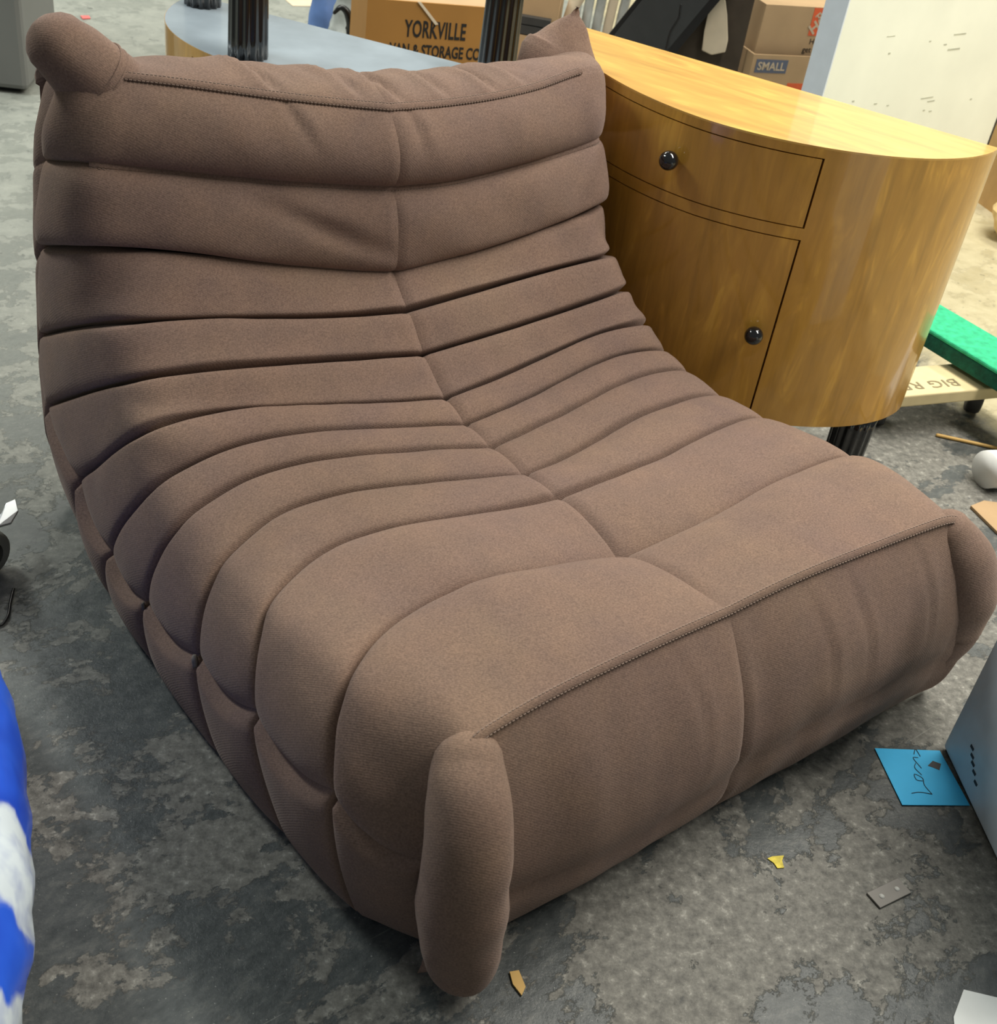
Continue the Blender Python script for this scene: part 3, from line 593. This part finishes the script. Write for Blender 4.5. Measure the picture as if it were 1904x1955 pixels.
bp = empty('leaning_screen', (1.55, 1.40, 0)); tag(bp, 'dark grey black-framed flat panel leaning sideways behind the upright cabinet', 'panel')
def kid(o, root):
    o.parent = root; o.matrix_parent_inverse = (Matrix.Translation(root.location)@root.rotation_euler.to_matrix().to_4x4()).inverted(); return o
e1 = Vector((1.521-1.478, 1.434-1.483, .395-.279)); e1.normalize()
e2 = (Vector((1.617, 1.323, .277))-Vector((1.488, 1.471, .275))); pn = e1.cross(e2).normalized(); e2 = pn.cross(e1).normalized()
if e2.dot(Vector((1, -1, 0))) < 0: e2 = -e2
o0 = Vector((1.478, 1.483, .279))-e1*0.16
def pp(a, b): return tuple(o0+e1*a+e2*b)
kid(prism('panel_face', [pp(0, .010), pp(.52, .010), pp(.52, .150), pp(0, .150)], .012, DARKGREY), bp)
for b0, b1 in ((0, .012), (.150, .172)):
    kid(prism('frame_rail', [pp(0, b0), pp(.52, b0), pp(.52, b1), pp(0, b1)], .022, BLACKPL), bp)
kid(prism('frame_rail', [pp(-.012, 0), pp(0, 0), pp(0, .172), pp(-.012, .172)], .022, BLACKPL), bp)
kid(prism('frame_rail', [pp(.52, 0), pp(.532, 0), pp(.532, .172), pp(.52, .172)], .022, BLACKPL), bp)
kid(tube('cable', [pp(.36, .10), pp(.33, .118), pp(.29, .125), pp(.25, .145)], [.0025]*4, BLACKPL, None, 8), bp)

bsh = prism('buff_sheet', [(1.671, 1.300, .292), (1.690, 1.278, .285), (1.713, 1.252, .299), (1.713, 1.252, .33), (1.701, 1.265, .393), (1.679, 1.290, .481), (1.667, 1.304, .477), (1.668, 1.303, .343)], .011, BUFF, None, .003)
tag(bsh, 'buff paper-wrapped slip tucked between the black panel and the cartons', 'sheet')
pf = empty('plastic_roll', (1.64, 1.715, 0)); tag(pf, 'upright bundle of clear plastic-wrapped rods left of the black panel', 'bundle')
for i in range(5):
    q = Vector((1.60+.022*i, 1.752-.022*i, 0))
    kid(tube('rod', [tuple(q+Vector((0, 0, .014))), tuple(q+Vector((.004*i, 0, .3))), tuple(q+Vector((.012*i, -.004*i, .60)))], [.012, .014, .012], GREYFILM if i != 3 else BUFF, None, 12), pf)
b2 = carton('cardboard_box', (1.350, 1.74), math.atan2(-.70, .72), .13, .20, .345, CARD)
tag(b2, 'small buff carton beside the twin cabinet leg, left of the chair ear', 'box')
box('lid', (0.005, .005, .340), (.125, .195, .345), CARD, b2)
bk_ = empty('grey_binder', (1.36, 1.70, .0)); bk_['label'] = 'stack of dark grey folders leaning before the small buff carton'; bk_['category'] = 'folders'
for i, (z0, z1) in enumerate(((.0, .235), (.238, .262), (.265, .285))):
    kid(prism('folder', [(1.352, 1.700, z0), (1.412, 1.642, z0), (1.412, 1.642, z1), (1.352, 1.700, z1)], .025, DARKGREY if i else CARD), bk_)
bb = tube('black_bag', [(1.585, 1.925, .05), (1.590, 1.923, .16), (1.595, 1.922, .28), (1.59, 1.92, .40)], [.05, .05, .04, .02], BLACKPL, None, 18, 0.6, 6, True, 0.012)
tag(bb, 'black plastic sack standing behind the right chair ear', 'bag')
pc = tube('paper_cone', [(1.478, 1.665, .25), (1.502, 1.662, .31), (1.515, 1.66, .345)], [.010, .022, .030], BUFF, None, 16, 0.6, 4, True)
pc.location.z = 0; tag(pc, 'buff paper twist rising behind the right chair ear', 'paper')

bl = lathe('blue_jug', [(.03, 0), (.048, .004), (.050, .10), (.046, .16), (.036, .21), (.020, .25), (.018, .29), (.0, .292)], BLUECLOTH, None, 24, Matrix.Translation((1.02, 2.20, 0)))
tag(bl, 'faded blue plastic jug left of the YORKVILLE carton', 'jug')
gb = tube('grey_plastic_bag', [(.985, 2.02, .065), (.98, 2.02, .15), (.985, 2.02, .25), (.99, 2.02, .33)], [.065, .062, .05, .03], GREYFILM, None, 20, 0.6, 6, True, 0.02)
tag(gb, 'crumpled clear grey plastic bag between blue jug and YORKVILLE carton', 'bag')
hk = tube('black_hook_tool', [(.872, 1.902, .262), (.884, 1.894, .276), (.898, 1.885, .268), (.908, 1.878, .240), (.910, 1.877, .205), (.918, 1.87, .16), (.92, 1.87, .012)], [.006, .009, .012, .015, .014, .010, .010], BLACKPL, None, 14, 0.8, 6)
tag(hk, 'black hooked plastic handle standing before the clear bag', 'handle')
ps = prism('paper_sheet', [(1.27, 2.88, .002), (1.39, 2.86, .002), (1.35, 2.79, .002), (1.26, 2.81, .002)], .0015, BUFF); tag(ps, 'buff sheet lying on the far floor behind the upturned cabinet', 'paper')

# grey bin, upper left
gbin = empty('grey_bin', (.135, 2.205, 0), (0, 0, radians(146))); tag(gbin, 'tall grey plastic bin standing on the floor beyond the left chair ear', 'bin')
bm = bmesh.new(); box_bm(bm, (0, -.34, .012), (.40, 0, .66), None, 0.014)
from_bm('body', bm, GREYBIN, gbin)
box('foot', (.03, -.31, 0), (.37, -.03, .012), BLACKPL, gbin)
box('lid', (-.005, -.345, .66), (.405, .005, .69), GREYBIN, gbin, .01)

# ------------------------------------------------------------------ dolly and things on the right
do_ = empty('furniture_dolly', (1.2, .05, 0)); tag(do_, 'wooden furniture dolly with green carpeted rail and dark caster, right of the upright cabinet', 'dolly')
pA = Vector((1.001, 0.0, .095)); pd = Vector((1.203-1.001, -.061, 0)).normalized(); pn_ = Vector((-pd.y, pd.x, 0))
pA = pA-pd*0.02; 
kid(prism('plank', [pA, pA+pd*.275, pA+pd*.275+pn_*.10, pA+pn_*.10], .026, PALEWOOD, None, .003), do_)
bd = Vector((-.010, -.17, 0)).normalized(); bn = Vector((-bd.y, bd.x, 0)); b0 = Vector((1.188, .098, .15))-bd*.30
if bn.x < 0: bn = -bn
kid(prism('carpet_rail_top', [b0, b0+bd*.60, b0+bd*.60+bn*.118, b0+bn*.118], .010, GREEN, None, .004), do_)
q0 = b0-Vector((0, 0, .010)); kid(prism('rail_core', [q0+bn*.002, q0+bd*.598+bn*.002, q0+bd*.598+bn*.115, q0+bn*.115], .032, GREENDK, None, .004), do_)
q1 = pA+pd*.02-bd*.36+pn_*.0
kid(prism('plank', [(1.165, .30, .095), (1.36, .265, .095), (1.375, .365, .095), (1.185, .40, .095)], .026, PALEWOOD, None, .003), do_)
def caster(root, x, y, r=.034):
    c = kid(lathe('wheel', [(r*.5, -.014), (r*.92, -.014), (r, -.009), (r, .009), (r*.92, .014), (r*.5, .014)], RUBBER, None, 28, Matrix.Translation((x, y, r))@Matrix.Rotation(radians(35), 4, 'Z')@Matrix.Rotation(pi/2, 4, 'X')), root)
    kid(box('fork', (x-.018, y-.018, r*1.2), (x+.018, y+.018, .069), DARKGREY, None, .004), root)
caster(do_, 1.262, -.012); caster(do_, 1.03, .05); caster(do_, 1.34, .33)
lm = frame((1.165, -.004, .0956), -pd, -pn_)
kid(lettering('printed_lettering', 'BIG RED', .036, plain('faded_ink', (.22, .18, .10), .8), lm, None, 1.25, 1.05), do_)

stk = tube('wood_stick', [(1.105, -.045, .004), (1.14, -.085, .004), (1.21, -.165, .004)], [.0035]*3, STICKW, None, 10); tag(stk, 'thin yellow wooden stick lying on the floor below the dolly', 'stick')
pr = tube('paper_roll', [(1.035, -.195, .036), (1.10, -.215, .037), (1.30, -.27, .040)], [.036, .037, .039], PAPER, None, 28, 1.0, 6, False, .004); tag(pr, 'white paper roll on the floor at the right edge of the photo', 'paper')
cs = prism('cardboard_sheet', [(.955, -.232, .006), (.99, -.235, .008), (1.13, -.35, .008), (1.02, -.43, .006), (.93, -.31, .006)], .005, CARD); tag(cs, 'torn tan cardboard piece on the floor beside the front right chair corner', 'cardboard')
tb = carton('cardboard_box', (2.28, .62), -.35, .42, .34, .30, plain('warm_cardboard', (.52, .33, .13), .85, var=.06)); tag(tb, 'warm tan carton on the floor beyond the right end of the upright cabinet', 'box')
box('lid', (.006, .006, .294), (.414, .334, .30), CARD, tb)
cp = bmesh.new(); bmesh.ops.create_icosphere(cp, subdivisions=3, radius=.07)
for v_ in cp.verts:
    v_.co *= 1+.35*noise.noise(v_.co*18); v_.co.z *= .8; v_.co += Vector((2.17, .50, .06))
cpo = from_bm('crumpled_paper', cp, plain('kraft_paper', (.66, .48, .24), .85)); tag(cpo, 'crumpled kraft paper heap before the warm tan carton', 'paper')

# pale metal case, lower right, and the blue note at its foot
mc = empty('metal_case', (.402, -.580, 0), (0, 0, math.atan2(-.17, -.11))); tag(mc, 'scuffed pale blue-grey metal case standing by the blue note', 'case')
bm = bmesh.new(); box_bm(bm, (0, 0, .004), (.42, .30, .46), None, .004); from_bm('body', bm, METALPALE, mc)
box('bottom_trim', (.004, .004, 0), (.416, .296, .004), BLACKPL, mc)
MARK = plain('dark_scrape', (.03, .035, .045), .7)
for i, (x, z) in enumerate(((.052, .060), (.060, .052), (.068, .046), (.078, .040), (.090, .033))): box('scrape', (x, -.0008, z), (x+.009, .001, z+.004), MARK, mc)
nt_ = prism('blue_note', [(.311, -.531, .0022), (.392, -.583, .0022), (.345, -.668, .0022), (.262, -.618, .0022)], .0008, NOTE); tag(nt_, 'bright blue square paper note with scribbled pencil lying on the floor', 'note')
def scrib(pts, r=.0005): 
    o = tube('scribble', [(x, y, .0028) for x, y in pts], [r]*len(pts), MARK, None, 6, 0.4, 4); return o
for pts in (((.290, -.612), (.302, -.617), (.314, -.628)), ((.314, -.628), (.318, -.612), (.326, -.603), (.322, -.592), (.316, -.600), (.322, -.606)), ((.330, -.598), (.332, -.585), (.340, -.580)), ((.340, -.590), (.345, -.572), (.352, -.575)), ((.352, -.568), (.362, -.563), (.357, -.575))):
    s_ = scrib(pts); s_.parent = nt_
sm_ = prism('smudge', [(.352, -.592, .0026), (.366, -.590, .0026), (.372, -.600, .0026), (.360, -.606, .0026), (.356, -.598, .0026)], .0003, plain('brown_smudge', (.09, .085, .085), .8)); sm_.parent = nt_
mp_ = empty('steel_plate', (.131, -.700, 0), (0, 0, radians(-7))); tag(mp_, 'small steel strap plate with two holes on the floor', 'plate')
box('strap', (-.027, -.012, 0), (.027, .012, .003), PLATEM, mp_, .0006)
for x in (-.013, .013): lathe('hole', [(.0034, .0028), (.0034, .0034), (.0, .0035)], HOLE, mp_, 14, Matrix.Translation((x, 0, 0)))
yf = prism('yellow_flake', [(.036, -.582, .0015), (.044, -.583, .0015), (.058, -.590, .0015), (.050, -.594, .0015), (.044, -.603, .0015), (.036, -.599, .0015), (.038, -.591, .0015)], .001, YELLOW); tag(yf, 'yellow paint flake on the floor before the chair front', 'flake')
wc = prism('wood_chip', [(-.337, -.536, .003), (-.327, -.540, .003), (-.333, -.560, .003), (-.343, -.566, .003), (-.343, -.550, .003)], .002, STICKW); tag(wc, 'small tan wood chip on the floor by the near corner roll', 'chip')
wp = prism('paper_sheet', [(.060, -.850, .002), (.100, -.835, .002), (.16, -.90, .002), (.05, -.98, .002), (.0, -.90, .002)], .001, PAPER); tag(wp, 'white paper corner on the floor in the bottom right', 'paper')
pk = prism('pink_scrap', [(.520, 2.80, .004), (.545, 2.80, .004), (.550, 2.825, .004), (.525, 2.83, .004)], .003, PINK); tag(pk, 'tiny pink scrap on the far floor between bin and cabinet', 'scrap')
zt_ = tube('black_cable_tie', [(-.575, .325, .003), (-.588, .300, .004), (-.600, .275, .004), (-.612, .262, .003), (-.622, .262, .003)], [.002]*5, BLACKPL, None, 8); tag(zt_, 'short bent black cable tie on the floor at the left edge', 'cable tie')

# caster with brake lever at the left edge
ca = empty('brake_caster', (-.595, .37, 0)); tag(ca, 'steel caster with pale wheel and brake lever at the left edge', 'caster')
WM = Matrix.Translation((-.598, .375, .040))@Matrix.Rotation(radians(15), 4, 'Z')@Matrix.Rotation(pi/2, 4, 'X')
kid(lathe('wheel', [(.022, -.013), (.036, -.013), (.040, -.008), (.040, .008), (.036, .013), (.022, .013)], TYREPALE, None, 30, WM), ca)
kid(lathe('hub', [(.0, -.0138), (.025, -.0138), (.025, .0138), (.0, .0138)], BLACKPL, None, 20, WM), ca)
kid(box('fork', (-.626, .350, .045), (-.582, .405, .095), STEEL, None, .004), ca)
kid(box('mounting_plate', (-.655, .335, .095), (-.590, .420, .099), STEEL, None, .001), ca)
kid(prism('brake_lever', [(-.574, .402, .074), (-.556, .404, .076), (-.543, .422, .080), (-.528, .426, .080), (-.533, .402, .076), (-.550, .384, .072), (-.570, .382, .074)], .004, STEEL, None, .001), ca)
# blue and white sack, lower left
bgr = empty('plastic_sack', (-.92, -.20, 0)); tag(bgr, 'stuffed blue and white plastic sack at the lower left edge', 'bag')

def sack_piece(name, pts, radii, mat, flat=0.8, wr=.008):
    return kid(tube(name, pts, radii, mat, None, 28, flat, 8, True, wr), bgr)
def sack_mat():
    m, nt, b = mat_new('printed_sack_film'); tc = N(nt, 'ShaderNodeTexCoord'); sx = N(nt, 'ShaderNodeSeparateXYZ'); nt.links.new(tc.outputs['Object'], sx.inputs[0])
    v = coords(nt); nz = math_(nt, 'MULTIPLY', math_(nt, 'SUBTRACT', tex_noise(nt, v, 14, 3), 0.5), 0.09)
    y = math_(nt, 'ADD', sx.outputs['Y'], nz)
    f = ramp(nt, math_(nt, 'ADD', y, 0.6), [(0.0, (1, 1, 1)), (0.195, (1, 1, 1)), (0.205, (0, 0, 0)), (0.265, (0, 0, 0)), (0.275, (1, 1, 1)), (0.350, (1, 1, 1)), (0.360, (0, 0, 0))])
    blue = ramp(nt, tex_noise(nt, v, 8, 3), [(0.35, (0.012, 0.05, 0.46)), (0.65, (0.03, 0.13, 0.78))])
    wht = ramp(nt, tex_noise(nt, v, 22, 3), [(0.35, (0.42, 0.48, 0.66)), (0.55, (0.70, 0.78, 0.84))])
    nt.links.new(mixc(nt, f, blue, wht), b.inputs['Base Color']); b.inputs['Roughness'].default_value = 0.3; b.inputs['Coat Weight'].default_value = 0.3
    return m
sack_piece('sack_body', [(-.776, .225, .11), (-.792, .115, .135), (-.818, -.006, .145), (-.855, -.138, .15), (-.889, -.248, .15), (-.930, -.370, .15)], [.09, .12, .132, .138, .138, .12], sack_mat(), 1.0)
